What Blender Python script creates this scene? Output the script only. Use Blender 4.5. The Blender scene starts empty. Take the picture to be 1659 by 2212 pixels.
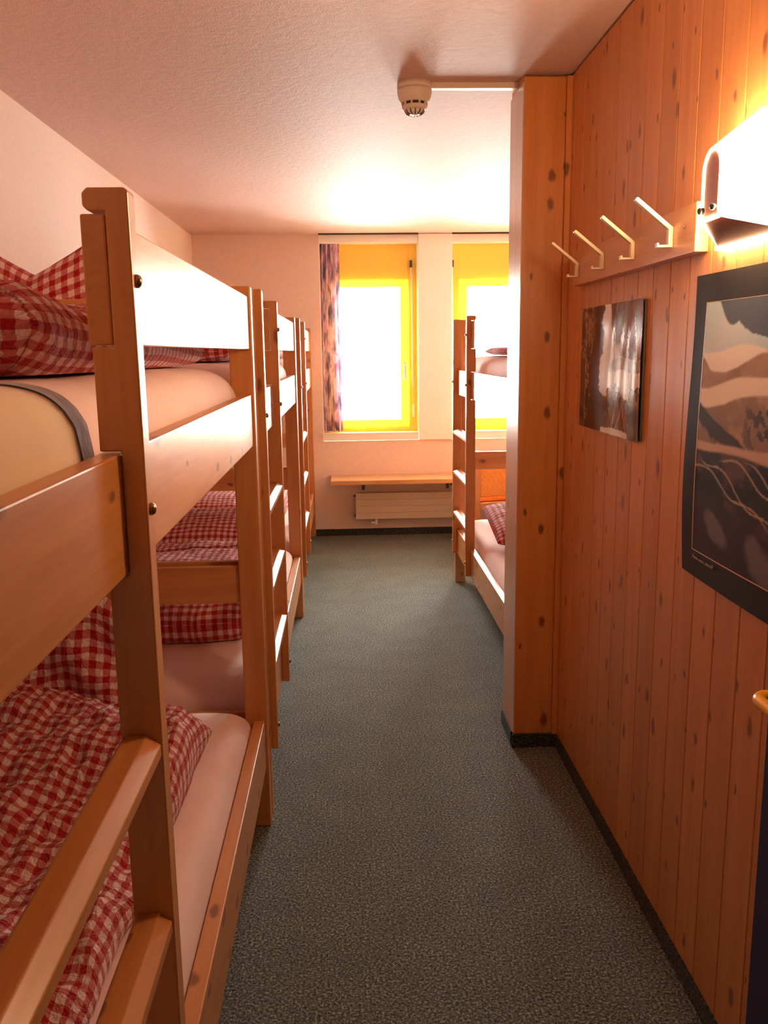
import bpy, bmesh, math, random
from mathutils import Vector, noise, Matrix

PI = math.pi
sc = bpy.context.scene
COL = sc.collection
random.seed(7)

# ------------------------------------------------------------------ helpers
def fbm(x, y, z=0.0, octv=4):
    return noise.fractal(Vector((x, y, z)), 1.0, 2.0, octv)

def tag(o, label=None, cat=None, group=None, kind=None):
    if label: o['label'] = label
    if cat: o['category'] = cat
    if group: o['group'] = group
    if kind: o['kind'] = kind
    return o

def obj(name, bm, mat, parent=None, smooth=False, loc=None):
    bmesh.ops.recalc_face_normals(bm, faces=bm.faces[:])
    me = bpy.data.meshes.new(name)
    bm.to_mesh(me); bm.free()
    if smooth:
        for p in me.polygons: p.use_smooth = True
    if mat is not None: me.materials.append(mat)
    o = bpy.data.objects.new(name, me)
    COL.objects.link(o)
    if parent is not None: o.parent = parent
    if loc is not None: o.location = loc
    return o

def thing(name, loc, label, cat, group=None, rotz=0.0):
    o = bpy.data.objects.new(name, None)
    o.empty_display_size = 0.1
    COL.objects.link(o)
    o.location = loc; o.rotation_euler = (0, 0, rotz)
    return tag(o, label, cat, group)

def struct(name, bm, mat, smooth=False):
    return tag(obj(name, bm, mat, None, smooth), kind='structure')

def copy_tree(o, parent=None):
    c = o.copy(); COL.objects.link(c)
    if parent is not None: c.parent = parent
    for ch in list(o.children): copy_tree(ch, c)
    return c

def B(): return bmesh.new()

def box(bm, x0, x1, y0, y1, z0, z1, bev=0.0, seg=2):
    r = bmesh.ops.create_cube(bm, size=1.0)
    vs = r['verts']
    bmesh.ops.scale(bm, vec=(x1-x0, y1-y0, z1-z0), verts=vs)
    bmesh.ops.translate(bm, vec=((x0+x1)/2, (y0+y1)/2, (z0+z1)/2), verts=vs)
    if bev > 0:
        es = list({e for v in vs for e in v.link_edges})
        bmesh.ops.bevel(bm, geom=es, offset=bev, segments=seg, profile=0.5, affect='EDGES')
    return bm

def bxo(name, mat, parent, x0, x1, y0, y1, z0, z1, bev=0.003):
    return obj(name, box(B(), x0, x1, y0, y1, z0, z1, bev), mat, parent)

def prism(bm, pts, a0, a1, axis='y', bev=0.0):
    """polygon pts (p,q) extruded along axis. axis y: (x,z); axis x: (y,z); axis z: (x,y)"""
    def P(p, q, a):
        return {'y': (p, a, q), 'x': (a, p, q), 'z': (p, q, a)}[axis]
    v0 = [bm.verts.new(P(p, q, a0)) for p, q in pts]
    v1 = [bm.verts.new(P(p, q, a1)) for p, q in pts]
    n = len(pts)
    fs = [bm.faces.new(v0), bm.faces.new(v1[::-1])]
    for i in range(n):
        fs.append(bm.faces.new((v0[i], v1[i], v1[(i+1) % n], v0[(i+1) % n])))
    bmesh.ops.recalc_face_normals(bm, faces=fs)
    if bev > 0:
        es = list({e for f in fs for e in f.edges})
        bmesh.ops.bevel(bm, geom=es, offset=bev, segments=2, profile=0.5, affect='EDGES')
    return bm

def lathe(bm, prof, n=32, c=(0, 0, 0), cap0=True, cap1=True):
    rings = []
    for r, z in prof:
        rings.append([bm.verts.new((c[0]+r*math.cos(2*PI*k/n), c[1]+r*math.sin(2*PI*k/n), c[2]+z)) for k in range(n)])
    for a, b in zip(rings, rings[1:]):
        for k in range(n):
            bm.faces.new((a[k], a[(k+1) % n], b[(k+1) % n], b[k]))
    if cap0: bm.faces.new(rings[0][::-1])
    if cap1: bm.faces.new(rings[-1])
    return bm

def tube(bm, pts, r, n=10):
    pts = [Vector(p) for p in pts]
    rings = []
    up = Vector((0.31, 0.2, 0.93))
    for i, p in enumerate(pts):
        t = (pts[min(i+1, len(pts)-1)] - pts[max(i-1, 0)]).normalized()
        a = t.cross(up)
        if a.length < 1e-3: a = t.cross(Vector((1, 0, 0)))
        a.normalize(); b = t.cross(a)
        rr = r[i] if isinstance(r, (list, tuple)) else r
        rings.append([bm.verts.new(p + a*rr*math.cos(2*PI*k/n) + b*rr*math.sin(2*PI*k/n)) for k in range(n)])
    for a, b in zip(rings, rings[1:]):
        for k in range(n):
            bm.faces.new((a[k], a[(k+1) % n], b[(k+1) % n], b[k]))
    bm.faces.new(rings[0][::-1]); bm.faces.new(rings[-1])
    return bm

def grid(bm, nu, nv, f, uvf=None):
    """open grid; f(i,j)->pos"""
    vs = [[bm.verts.new(f(i, j)) for j in range(nv+1)] for i in range(nu+1)]
    uvl = bm.loops.layers.uv.verify() if uvf else None
    for i in range(nu):
        for j in range(nv):
            fc = bm.faces.new((vs[i][j], vs[i+1][j], vs[i+1][j+1], vs[i][j+1]))
            if uvf:
                for lp, (a, b) in zip(fc.loops, ((i, j), (i+1, j), (i+1, j+1), (i, j+1))):
                    lp[uvl].uv = uvf(a, b)
    return vs

def soft_slab(corners, base, h, p=8, nu=60, nv=60, seed=0.0, wr=0.0, wf=9.0, big=0.0, bf=2.5,
              edge=0.0, xf=None, low=0.4, hfun=None, uvscale=1.0, mid=1.0, crease=None, pw=0.5, plan=0.0, wrap=False):
    """closed padded slab over a quadrilateral (x,y corners), with fold noise; uv in metres"""
    bm = B()
    uvl = bm.loops.layers.uv.verify()
    c = [Vector(q) for q in corners]
    W = ((c[1]-c[0]).length + (c[2]-c[3]).length)/2
    L = ((c[3]-c[0]).length + (c[2]-c[1]).length)/2
    def rs(k, n):
        t = k/n
        e = 0.5-0.5*math.cos(PI*t)
        return 0.45*t + 0.55*e
    def pos(i, j, top):
        s, t = rs(i, nu), rs(j, nv)
        u_, v_ = 2*s-1, 2*t-1
        s2 = 0.5+0.5*u_*math.sqrt(1-plan*v_*v_*0.5); t2 = 0.5+0.5*v_*math.sqrt(1-plan*u_*u_*0.5)
        q = (c[0]*(1-s2)+c[1]*s2)*(1-t2) + (c[3]*(1-s2)+c[2]*s2)*t2
        a = max(0.0, 1-abs(2*s-1)**p); b = max(0.0, 1-abs(2*t-1)**p)
        pr = (a*b)**pw
        hh = h*(hfun(s, t) if hfun else 1.0)
        nx = big*fbm(q.x*bf+seed, q.y*bf-seed, seed, 3)
        nw = wr*fbm(q.x*wf+seed*3, q.y*wf*0.7, seed+2.0, 3)
        if crease: nw += crease(s, t)
        ez = base + low*hh
        ex = edge*fbm(s*7+seed, t*7+1.7, seed*2, 3)
        ey = edge*fbm(s*7-seed, t*7+9.7, seed*2+5, 3)
        out = 1-min(a*b*1.5, 1.0)
        if top:
            z = ez + (1-low)*hh*pr*mid + (nx+nw)*min(1, pr*1.3)
        else:
            z = ez - low*hh*min(1.0, pr*1.6)
        v = Vector((q.x+ex*(0.4+0.6*out), q.y+ey*(0.4+0.6*out), z))
        return xf(v) if xf else v
    def mk(top):
        return [[None if ((not top) and (i in (0, nu) or j in (0, nv))) else bm.verts.new(pos(i, j, top))
                 for j in range(nv+1)] for i in range(nu+1)]
    T = mk(True); Bt = mk(False)
    # cloth length runs up and over the padded edge
    def acc(n, length, f):
        out = [0.0]
        for k in range(n):
            out.append(out[-1] + (f(k+1)-f(k)).length)
        return out
    ui = acc(nu, W, lambda k: T[k][nv//2].co); vj = acc(nv, L, lambda k: T[nu//2][k].co)
    if wrap:
        from mathutils.kdtree import KDTree
        rim = [T[i][0] for i in range(nu+1)] + [T[nu][j] for j in range(1, nv+1)] + [T[i][nv] for i in range(nu-1, -1, -1)] + [T[0][j] for j in range(nv-1, 0, -1)]
        arc = [0.0]
        for a_, b_ in zip(rim, rim[1:]): arc.append(arc[-1]+(b_.co-a_.co).to_2d().length)
        kd = KDTree(len(rim))
        for k_, v_ in enumerate(rim): kd.insert((v_.co.x, v_.co.y, 0), k_)
        kd.balance()
        def wuv(v, top):
            near = kd.find_n((v.co.x, v.co.y, 0), 2)
            w0 = 1/(near[0][2]+1e-5); w1 = 1/(near[1][2]+1e-5)
            i0, i1 = near[0][1], near[1][1]
            u_ = (arc[i0]*w0+arc[i1]*w1)/(w0+w1) if abs(i0-i1) == 1 else arc[i0]
            dz = v.co.z-rim[i0].co.z; d2 = near[0][2]
            return (u_*uvscale, (dz+0.75*d2 if top else dz-0.75*d2)*uvscale+0.01)
        memo = {}
    for grd, top in ((T, True), (Bt, False)):
        for i in range(nu):
            for j in range(nv):
                idx = ((i, j), (i+1, j), (i+1, j+1), (i, j+1))
                vs = [(grd[a][b] or T[a][b]) for a, b in idx]
                if not top: vs = vs[::-1]; idx = idx[::-1]
                fc = bm.faces.new(vs)
                for lp, (a, b) in zip(fc.loops, idx):
                    lp[uvl].uv = wuv(lp.vert, top) if wrap else (ui[a]*uvscale, vj[b]*uvscale)
    return bm

# ------------------------------------------------------------------ materials
class NT:
    def __init__(s, name):
        s.m = bpy.data.materials.new(name); s.m.use_nodes = True
        s.t = s.m.node_tree; s.t.nodes.clear()
        s.out = s.t.nodes.new('ShaderNodeOutputMaterial')
    def n(s, typ, ins=None, **kw):
        nd = s.t.nodes.new(typ)
        for k, v in kw.items(): setattr(nd, k, v)
        for k, v in (ins or {}).items():
            sock = nd.inputs[k]
            if isinstance(v, bpy.types.NodeSocket): s.t.links.new(v, sock)
            else: sock.default_value = v
        return nd
    def math(s, op, a, b=0.0, c=0.0):
        nd = s.n('ShaderNodeMath', {0: a, 1: b, 2: c}, operation=op); return nd.outputs[0]
    def mix(s, f, a, b, mode='MIX'):
        nd = s.n('ShaderNodeMix', data_type='RGBA', blend_type=mode)
        for sock, v in ((nd.inputs[0], f), (nd.inputs[6], a), (nd.inputs[7], b)):
            if isinstance(v, bpy.types.NodeSocket): s.t.links.new(v, sock)
            else: sock.default_value = v
        return nd.outputs[2]
    def ramp(s, f, stops):
        nd = s.n('ShaderNodeValToRGB', {0: f}); cr = nd.color_ramp
        while len(cr.elements) < len(stops): cr.elements.new(0.5)
        for e, (p, c) in zip(cr.elements, stops): e.position = p; e.color = c
        return nd.outputs[0]
    def maprange(s, v, a, b, c=0.0, d=1.0, smooth=True):
        nd = s.n('ShaderNodeMapRange', {0: v, 1: a, 2: b, 3: c, 4: d}, interpolation_type='SMOOTHSTEP' if smooth else 'LINEAR')
        return nd.outputs[0]
    def principled(s, color, rough=0.5, spec=0.5, coat=0.0, bump=None, bstr=0.3, bdist=0.002, **kw):
        ins = {'Base Color': color, 'Roughness': rough, 'Specular IOR Level': spec}
        if coat: ins['Coat Weight'] = coat; ins['Coat Roughness'] = kw.pop('coat_rough', 0.2)
        ins.update(kw)
        if bump is not None:
            b = s.n('ShaderNodeBump', {'Height': bump, 'Strength': bstr, 'Distance': bdist})
            ins['Normal'] = b.outputs[0]
        p = s.n('ShaderNodeBsdfPrincipled', ins)
        s.t.links.new(p.outputs[0], s.out.inputs[0])
        return p

def c4(r, g, b): return (r, g, b, 1.0)

def plain(name, col, rough=0.5, spec=0.5, **kw):
    n = NT(name); n.principled(c4(*col), rough, spec, **kw); return n.m

def wood(name, base, dark, axis='z', rough=0.35, coat=0.2, plank=None, knot=0.6, kn=1.0, var=0.12, knotcol=(0.16, 0.05, 0.018), spec=0.5):
    n = NT(name)
    tc = n.n('ShaderNodeTexCoord')
    oi = n.n('ShaderNodeObjectInfo')
    v = tc.outputs['Object']
    off = n.n('ShaderNodeCombineXYZ', {0: n.math('MULTIPLY', oi.outputs['Random'], 7.3), 1: n.math('MULTIPLY', oi.outputs['Random'], 13.1), 2: n.math('MULTIPLY', oi.outputs['Random'], 3.7)})
    vec = n.n('ShaderNodeVectorMath', {0: v, 1: off.outputs[0]}, operation='ADD').outputs[0]
    tone = None
    if plank:
        sep = n.n('ShaderNodeSeparateXYZ', {0: v})
        pid = n.math('FLOOR', n.math('DIVIDE', n.math('ADD', sep.outputs[plank[0]], plank[2]), plank[1]))
        wn = n.n('ShaderNodeTexWhiteNoise', {'W': pid}, noise_dimensions='1D')
        o2 = n.n('ShaderNodeVectorMath', {0: wn.outputs['Color'], 1: (5.0, 5.0, 9.0)}, operation='MULTIPLY').outputs[0]
        vec = n.n('ShaderNodeVectorMath', {0: vec, 1: o2}, operation='ADD').outputs[0]
        tone = wn.outputs['Value']
    sc_ = {'x': (0.07, 1, 1), 'y': (1, 0.07, 1), 'z': (1, 1, 0.07)}[axis]
    m1 = n.n('ShaderNodeVectorMath', {0: vec, 1: sc_}, operation='MULTIPLY').outputs[0]
    n1 = n.n('ShaderNodeTexNoise', {'Vector': m1, 'Scale': 22.0, 'Detail': 4.0, 'Roughness': 0.55, 'Distortion': 0.6}).outputs[0]
    n2 = n.n('ShaderNodeTexNoise', {'Vector': m1, 'Scale': 140.0, 'Detail': 2.0}).outputs[0]
    g = n.math('ADD', n.math('MULTIPLY', n1, 0.7), n.math('MULTIPLY', n2, 0.3))
    col = n.ramp(g, [(0.36, c4(*dark)), (0.56, c4(*base)), (0.75, c4(*[min(1, q*1.12) for q in base]))])
    if tone is not None:
        k = n.maprange(tone, 0, 1, 1-var, 1+var, False)
        kc = n.n('ShaderNodeCombineXYZ', {0: k, 1: k, 2: k}).outputs[0]
        col = n.mix(1.0, col, kc, 'MULTIPLY')
    sv = n.n('ShaderNodeSeparateXYZ', {0: vec})
    ia = 'xyz'.index(axis); ib, ic = [q for q in range(3) if q != ia]
    ku = n.math('MULTIPLY', sv.outputs[ia], 0.5)
    kv = n.math('ADD', sv.outputs[ib], sv.outputs[ic]) if not plank else sv.outputs[plank[0]]
    m2 = n.n('ShaderNodeCombineXYZ', {0: ku, 1: kv}).outputs[0]
    wob = n.n('ShaderNodeTexNoise', {'Vector': vec, 'Scale': 30.0, 'Detail': 2.0}).outputs[1]
    m2 = n.n('ShaderNodeVectorMath', {0: m2, 1: n.n('ShaderNodeVectorMath', {0: wob, 1: (0.014, 0.014, 0.014)}, operation='MULTIPLY').outputs[0]}, operation='ADD').outputs[0]
    vo = n.n('ShaderNodeTexVoronoi', {'Vector': m2, 'Scale': 6.0*kn, 'Randomness': 1.0}, feature='F1', voronoi_dimensions='2D')
    sepc = n.n('ShaderNodeSeparateColor', {0: vo.outputs['Color']})
    on = n.math('GREATER_THAN', sepc.outputs[0], 1-knot)
    kr = n.math('MULTIPLY_ADD', n.math('POWER', sepc.outputs[1], 2.0), 0.075, 0.04)
    d = n.math('DIVIDE', vo.outputs['Distance'], kr)
    km = n.math('MULTIPLY', n.math('MULTIPLY', n.maprange(d, 1.6, 0.6), on), 0.78)
    col = n.mix(km, col, c4(*knotcol))
    n.principled(col, rough, spec, coat, bump=g, bstr=0.12, bdist=0.001)
    return n.m

def gingham(name, period=0.032):
    n = NT(name)
    uv = n.n('ShaderNodeUVMap')
    wv = n.n('ShaderNodeTexNoise', {'Vector': uv.outputs[0], 'Scale': 60.0, 'Detail': 1.0}).outputs[1]
    wv = n.n('ShaderNodeVectorMath', {0: n.n('ShaderNodeVectorMath', {0: wv, 1: (0.5, 0.5, 0.5)}, operation='SUBTRACT').outputs[0], 1: (0.006, 0.006, 0)}, operation='MULTIPLY').outputs[0]
    u2 = n.n('ShaderNodeVectorMath', {0: uv.outputs[0], 1: wv}, operation='ADD').outputs[0]
    s = n.n('ShaderNodeSeparateXYZ', {0: u2})
    def stripe(o):
        f = n.math('FRACT', n.math('DIVIDE', o, period))
        return n.math('MULTIPLY', n.maprange(f, 0.0, 0.05), n.maprange(f, 0.55, 0.5))
    a, b = stripe(s.outputs[0]), stripe(s.outputs[1])
    sm = n.math('MULTIPLY', n.math('ADD', a, b), 0.5)
    col = n.ramp(sm, [(0.0, c4(0.86, 0.66, 0.66)), (0.5, c4(0.60, 0.17, 0.17)), (1.0, c4(0.42, 0.004, 0.014))])
    b1 = n.n('ShaderNodeTexNoise', {'Vector': uv.outputs[0], 'Scale': 95.0, 'Detail': 3.0, 'Distortion': 0.8}).outputs[0]
    n.principled(col, 0.75, 0.25, bump=b1, bstr=1.0, bdist=0.010, **{'Sheen Weight': 0.15})
    return n.m

def fabric(name, col, col2, scale=8.0, rough=0.8):
    n = NT(name)
    tc = n.n('ShaderNodeTexCoord')
    a = n.n('ShaderNodeTexNoise', {'Vector': tc.outputs['Object'], 'Scale': scale, 'Detail': 3.0}).outputs[0]
    fine = n.n('ShaderNodeTexNoise', {'Vector': tc.outputs['Object'], 'Scale': 500.0, 'Detail': 1.0}).outputs[0]
    col_ = n.ramp(a, [(0.3, c4(*col)), (0.7, c4(*col2))])
    h = n.math('ADD', n.math('MULTIPLY', a, 1.0), n.math('MULTIPLY', fine, 0.05))
    n.principled(col_, rough, 0.25, bump=h, bstr=0.35, bdist=0.012, **{'Sheen Weight': 0.1})
    return n.m

def plaster(name, col, rough=0.6, spec=0.5, s1=60.0, s2=260.0, strg=0.35):
    n = NT(name)
    tc = n.n('ShaderNodeTexCoord')
    a = n.n('ShaderNodeTexNoise', {'Vector': tc.outputs['Object'], 'Scale': s1, 'Detail': 5.0, 'Roughness': 0.7}).outputs[0]
    b = n.n('ShaderNodeTexNoise', {'Vector': tc.outputs['Object'], 'Scale': s2, 'Detail': 2.0}).outputs[0]
    h = n.math('ADD', a, n.math('MULTIPLY', b, 0.4))
    c = n.mix(n.maprange(a, 0.3, 0.7), c4(*[q*0.93 for q in col]), c4(*col))
    n.principled(c, rough, spec, bump=h, bstr=strg, bdist=0.006)
    return n.m

def carpet(name, k=1.0):
    n = NT(name)
    tc = n.n('ShaderNodeTexCoord')
    v = tc.outputs['Object']
    a = n.n('ShaderNodeTexNoise', {'Vector': v, 'Scale': 150.0, 'Detail': 3.0, 'Roughness': 0.75}).outputs[0]
    big = n.n('ShaderNodeTexNoise', {'Vector': v, 'Scale': 6.0, 'Detail': 3.0}).outputs[0]
    col = n.ramp(a, [(0.36, c4(0.012*k, 0.015*k, 0.012*k)), (0.46, c4(0.11*k, 0.122*k, 0.10*k)), (0.55, c4(0.21*k, 0.225*k, 0.19*k)), (0.65, c4(0.58*k, 0.59*k, 0.50*k))])
    g = n.maprange(big, 0.3, 0.7, 0.9, 1.1, False)
    col = n.mix(1.0, col, n.n('ShaderNodeCombineXYZ', {0: g, 1: g, 2: g}).outputs[0], 'MULTIPLY')
    n.principled(col, 0.9, 0.2, bump=a, bstr=0.8, bdist=0.006, **{'Sheen Weight': 0.08})
    return n.m

def vcol(name, rough=0.3, spec=0.5, coat=0.0, attr='Col'):
    n = NT(name)
    a = n.n('ShaderNodeVertexColor', layer_name=attr)
    n.principled(a.outputs[0], rough, spec, coat, coat_rough=0.05) if coat else n.principled(a.outputs[0], rough, spec)
    return n.m

PINE = (0.61, 0.268, 0.085); PINE_D = (0.53, 0.21, 0.06)
M = {}
for ax in 'xyz':
    M['pine_'+ax] = wood('lacquered pine grain '+ax, PINE, PINE_D, ax, rough=0.36, coat=0.25, knot=0.65, kn=1.6 if ax == 'y' else 1.1)
M['pine_guard'] = wood('clear pine guard board', PINE, PINE_D, 'y', rough=0.36, coat=0.25, knot=0.0)
M['panel'] = wood('pine wall boards', (0.655, 0.28, 0.09), (0.595, 0.232, 0.068), 'z', rough=0.40, coat=0.12, plank=(1, 0.1155, 0.0), knot=0.72, kn=1.75, var=0.07, knotcol=(0.17, 0.045, 0.014))
M['post'] = wood('pine partition panel', (0.66, 0.265, 0.07), (0.58, 0.205, 0.045), 'z', rough=0.40, coat=0.15, knot=0.9, kn=1.5, knotcol=(0.10, 0.022, 0.006))
M['shelf'] = wood('light pine shelf', (0.68, 0.38, 0.16), (0.58, 0.28, 0.10), 'x', rough=0.3, coat=0.3, knot=0.2)
M['groove'] = plain('dark joint', (0.02, 0.007, 0.003), 0.9, 0.1)
M['ging'] = gingham('red and white gingham seersucker')
M['sheet'] = fabric('pale pink fitted sheet', (0.82, 0.61, 0.585), (0.86, 0.67, 0.645), 6.0)
M['sheet_c'] = fabric('cream mattress cover', (0.80, 0.63, 0.46), (0.84, 0.69, 0.53), 6.0)
M['strap'] = fabric('grey elastic', (0.56, 0.56, 0.60), (0.64, 0.63, 0.66), 20.0)
M['wall'] = plaster('pinkish white plaster', (0.86, 0.69, 0.595), 0.7, 0.3)
M['ceil'] = plaster('textured ceiling plaster', (0.72, 0.52, 0.445), 0.6, 0.12, 38.0, 220.0, 0.55)
M['white'] = plain('white painted board', (0.95, 0.93, 0.86), 0.45, 0.4)
M['carpet'] = carpet('grey green loop carpet', 0.82)
M['skirt'] = carpet('carpet skirting', 0.25)
M['metal'] = plain('dark bolt steel', (0.10, 0.09, 0.085), 0.3, 0.5, Metallic=0.8)
M['brass'] = plain('aged brass bolt', (0.32, 0.22, 0.12), 0.3, 0.5, Metallic=0.9)
M['hook'] = plain('pale lacquered hook', (0.72, 0.58, 0.38), 0.35, 0.5, Metallic=0.3)
M['rad'] = plain('cream radiator enamel', (0.72, 0.60, 0.47), 0.4, 0.4)
M['plastic'] = plain('off white plastic', (0.78, 0.68, 0.58), 0.4, 0.4)
M['dkslot'] = plain('dark slot', (0.06, 0.045, 0.035), 0.7, 0.2)
M['clearlens'] = plain('pale sensor cap', (0.82, 0.80, 0.74), 0.2, 0.5)
M['door'] = plain('dark navy painted door', (0.022, 0.022, 0.085), 0.45, 0.4)
M['yhandle'] = plain('yellow nylon handle', (0.95, 0.46, 0.01), 0.22, 0.5, coat=0.4)
M['orange'] = fabric('orange upholstery', (0.78, 0.27, 0.05), (0.85, 0.36, 0.09), 60.0)
M['mat_black'] = plain('black mat board', (0.030, 0.025, 0.022), 0.6, 0.2)
M['gold'] = plain('thin pale gold line', (0.75, 0.52, 0.24), 0.35, 0.5)
M['ink'] = plain('silver pen', (0.62, 0.56, 0.48), 0.5, 0.3)
M['lampred'] = plain('dark red lacquered metal', (0.045, 0.006, 0.003), 0.6, 0.08)
M['lampfront'] = plain('brown red front plate', (0.42, 0.13, 0.09), 0.35, 0.5)

def yellow_paint():
    n = NT('yellow sash paint with bloom glow')  # painted sash; translucency and lighter yellow stand in for window bloom
    p = n.n('ShaderNodeBsdfPrincipled', {'Base Color': c4(0.95, 0.80, 0.14), 'Roughness': 0.4})
    t = n.n('ShaderNodeBsdfTranslucent', {'Color': c4(0.95, 0.84, 0.14)})
    mx = n.n('ShaderNodeMixShader', {0: 0.40, 1: p.outputs[0], 2: t.outputs[0]})
    n.t.links.new(mx.outputs[0], n.out.inputs[0]); return n.m
M['yellow'] = yellow_paint()
M['yellow_o'] = plain('golden yellow paint', (0.95, 0.68, 0.11), 0.45, 0.4)

def glass():
    n = NT('window glass')
    tr = n.n('ShaderNodeBsdfTransparent', {'Color': c4(0.97, 0.98, 0.97)})
    gl = n.n('ShaderNodeBsdfGlossy', {'Color': c4(1, 1, 1), 'Roughness': 0.02})
    fr = n.n('ShaderNodeFresnel', {'IOR': 1.45})
    mx = n.n('ShaderNodeMixShader', {0: fr.outputs[0], 1: tr.outputs[0], 2: gl.outputs[0]})
    n.t.links.new(mx.outputs[0], n.out.inputs[0]); return n.m
M['glass'] = glass()

def lampglow():
    n = NT('lit opal lamp shade')
    e = n.n('ShaderNodeEmission', {'Color': c4(1.0, 0.60, 0.31), 'Strength': LAMP})
    n.t.links.new(e.outputs[0], n.out.inputs[0]); return n.m
LAMP = 19.0
M['glow'] = lampglow()

def curtain_mat():
    n = NT('floral curtain print')
    uv = n.n('ShaderNodeUVMap')
    a = n.n('ShaderNodeTexNoise', {'Vector': n.n('ShaderNodeVectorMath', {0: uv.outputs[0], 1: (1.0, 0.8, 1.0)}, operation='MULTIPLY').outputs[0], 'Scale': 8.5, 'Detail': 5.0, 'Distortion': 0.4}).outputs[0]
    b = n.n('ShaderNodeTexVoronoi', {'Vector': uv.outputs[0], 'Scale': 22.0}, feature='F1').outputs[0]
    col = n.ramp(a, [(0.34, c4(0.15, 0.12, 0.22)), (0.42, c4(0.34, 0.31, 0.44)), (0.47, c4(0.60, 0.29, 0.46)), (0.53, c4(0.80, 0.64, 0.80)), (0.60, c4(0.68, 0.50, 0.66)), (0.68, c4(0.42, 0.42, 0.52))])
    col = n.mix(n.math('MULTIPLY', n.maprange(b, 0.12, 0.05), 0.6), col, c4(0.20, 0.12, 0.22))
    p = n.n('ShaderNodeBsdfPrincipled', {'Base Color': col, 'Roughness': 0.8})
    t = n.n('ShaderNodeBsdfTranslucent', {'Color': col})
    mx = n.n('ShaderNodeMixShader', {0: 0.15, 1: p.outputs[0], 2: t.outputs[0]})
    n.t.links.new(mx.outputs[0], n.out.inputs[0]); return n.m
M['curtain'] = curtain_mat()

# ------------------------------------------------------------------ room (metres; camera stands at x=0,y=0)
XL, XR, XC = -1.168, 0.778, 0.617
YF, YC, YC2, H = 6.989, 3.049, 3.270, 2.400
XA = 1.665            # right wall of the sleeping alcove
YB = 0.38             # back wall with the doorway
struct('floor', box(B(), XL-0.1, 1.9, -1.6, 7.3, -0.1, 0.0), M['carpet'])
struct('ceiling', box(B(), XL-0.1, 1.9, -1.6, 7.3, H, H+0.1), M['ceil'])
struct('wall_left', box(B(), XL-0.1, XL, YB-0.1, 7.3, 0, H), M['wall'])
# far wall with two window openings and the pier between them
W1 = (-0.186, 0.592); W2 = (0.857, 1.640); ZS, ZT = 0.846, 2.337
bm = B()
YO = YF+0.30
box(bm, XL-0.1, W1[0], YF, YO, 0, H)
box(bm, W1[1], W2[0], YF, YO, 0, H)
box(bm, W2[1], 1.9, YF, YO, 0, H)
for w in (W1, W2):
    box(bm, w[0], w[1], YF, YO, 0, ZS-0.06); box(bm, w[0], w[1], YF, YO, ZT, H)
struct('wall_far', bm, M['wall'])
struct('wall_right', None or box(B(), XR+0.012, XR+0.06, YB, YC+0.001, 0, H-0.006), M['groove'])
# tongue and groove boards of the right wall: one continuous boarding
bm = B(); y = YB; k = 0
y0 = math.floor(YB/0.1155)*0.1155
while y0 < YC:
    a, b = max(y0+0.0018, YB), min(y0+0.1155-0.0018, YC)
    if b > a: box(bm, XR, XR+0.014, a, b, 0.052, H-0.008, 0.0014, 1)
    y0 += 0.1155
struct('trim_1', bm, M['panel'])['label'] = 'vertical pine tongue and groove boarding'
# partition end: wide face board towards the camera and the return towards the aisle
bm = box(B(), XC+0.001, XA+0.2, YC+0.02, YC2, 0.052, H-0.004)
struct('wall_partition', bm, M['post'])
struct('trim_2', box(B(), XC, XR-0.020, YC-0.0, YC+0.022, 0.052, H-0.012, 0.002), M['post'])
struct('trim_3', box(B(), XR-0.0195, XR, YC-0.012, YC+0.022, 0.052, H-0.012, 0.0015), M['post'])
n_ = NT('pale return board')
M['return'] = wood('pale pine return board', (0.66, 0.40, 0.26), (0.60, 0.34, 0.21), 'z', rough=0.36, coat=0.3, knot=0.3)
struct('trim_4', box(B(), XC-0.004, XC+0.001, YC+0.001, YC2, 0.052, H-0.03), M['return'])
struct('wall_alcove', box(B(), XA, XA+0.1, YC2-0.05, 7.3, 0, H), M['wall'])
# back wall round the doorway, and the corridor the camera stands in
bm = B()
box(bm, XL-0.1, -0.235, YB-0.1, YB, 0, H); box(bm, 0.745, 1.2, YB-0.1, YB, 0, H); box(bm, -0.235, 0.745, YB-0.1, YB, 2.06, H)
struct('wall_back', bm, M['wall'])
struct('wall_corridor_left', box(B(), XL-0.1, XL, -1.6, YB-0.1, 0, H), M['wall'])
struct('wall_corridor_right', box(B(), 1.1, 1.2, -1.6, YB-0.1, 0, H), M['wall'])
struct('wall_corridor_end', box(B(), XL-0.1, 1.2, -1.7, -1.6, 0, H), M['wall'])
struct('wall_entry', box(B(), XR+0.06, 1.2, YB, YC+0.02, 0, H), M['wall'])
# carpet skirtings
struct('baseboard_far', box(B(), XL, XA, YF-0.010, YF, 0, 0.056), M['skirt'])
bm = B(); box(bm, XR-0.006, XR+0.012, YB, YC, 0, 0.052)
struct('baseboard_right', bm, M['skirt'])
bm = B(); box(bm, XC-0.010, XR, YC-0.010, YC+0.02, 0, 0.052); box(bm, XC-0.010, XC+0.001, YC+0.0, YC2, 0, 0.052)
struct('baseboard_partition', bm, M['skirt'])
struct('baseboard_left', box(B(), XL, XL+0.010, YB, YF, 0, 0.056), M['skirt'])
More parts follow.
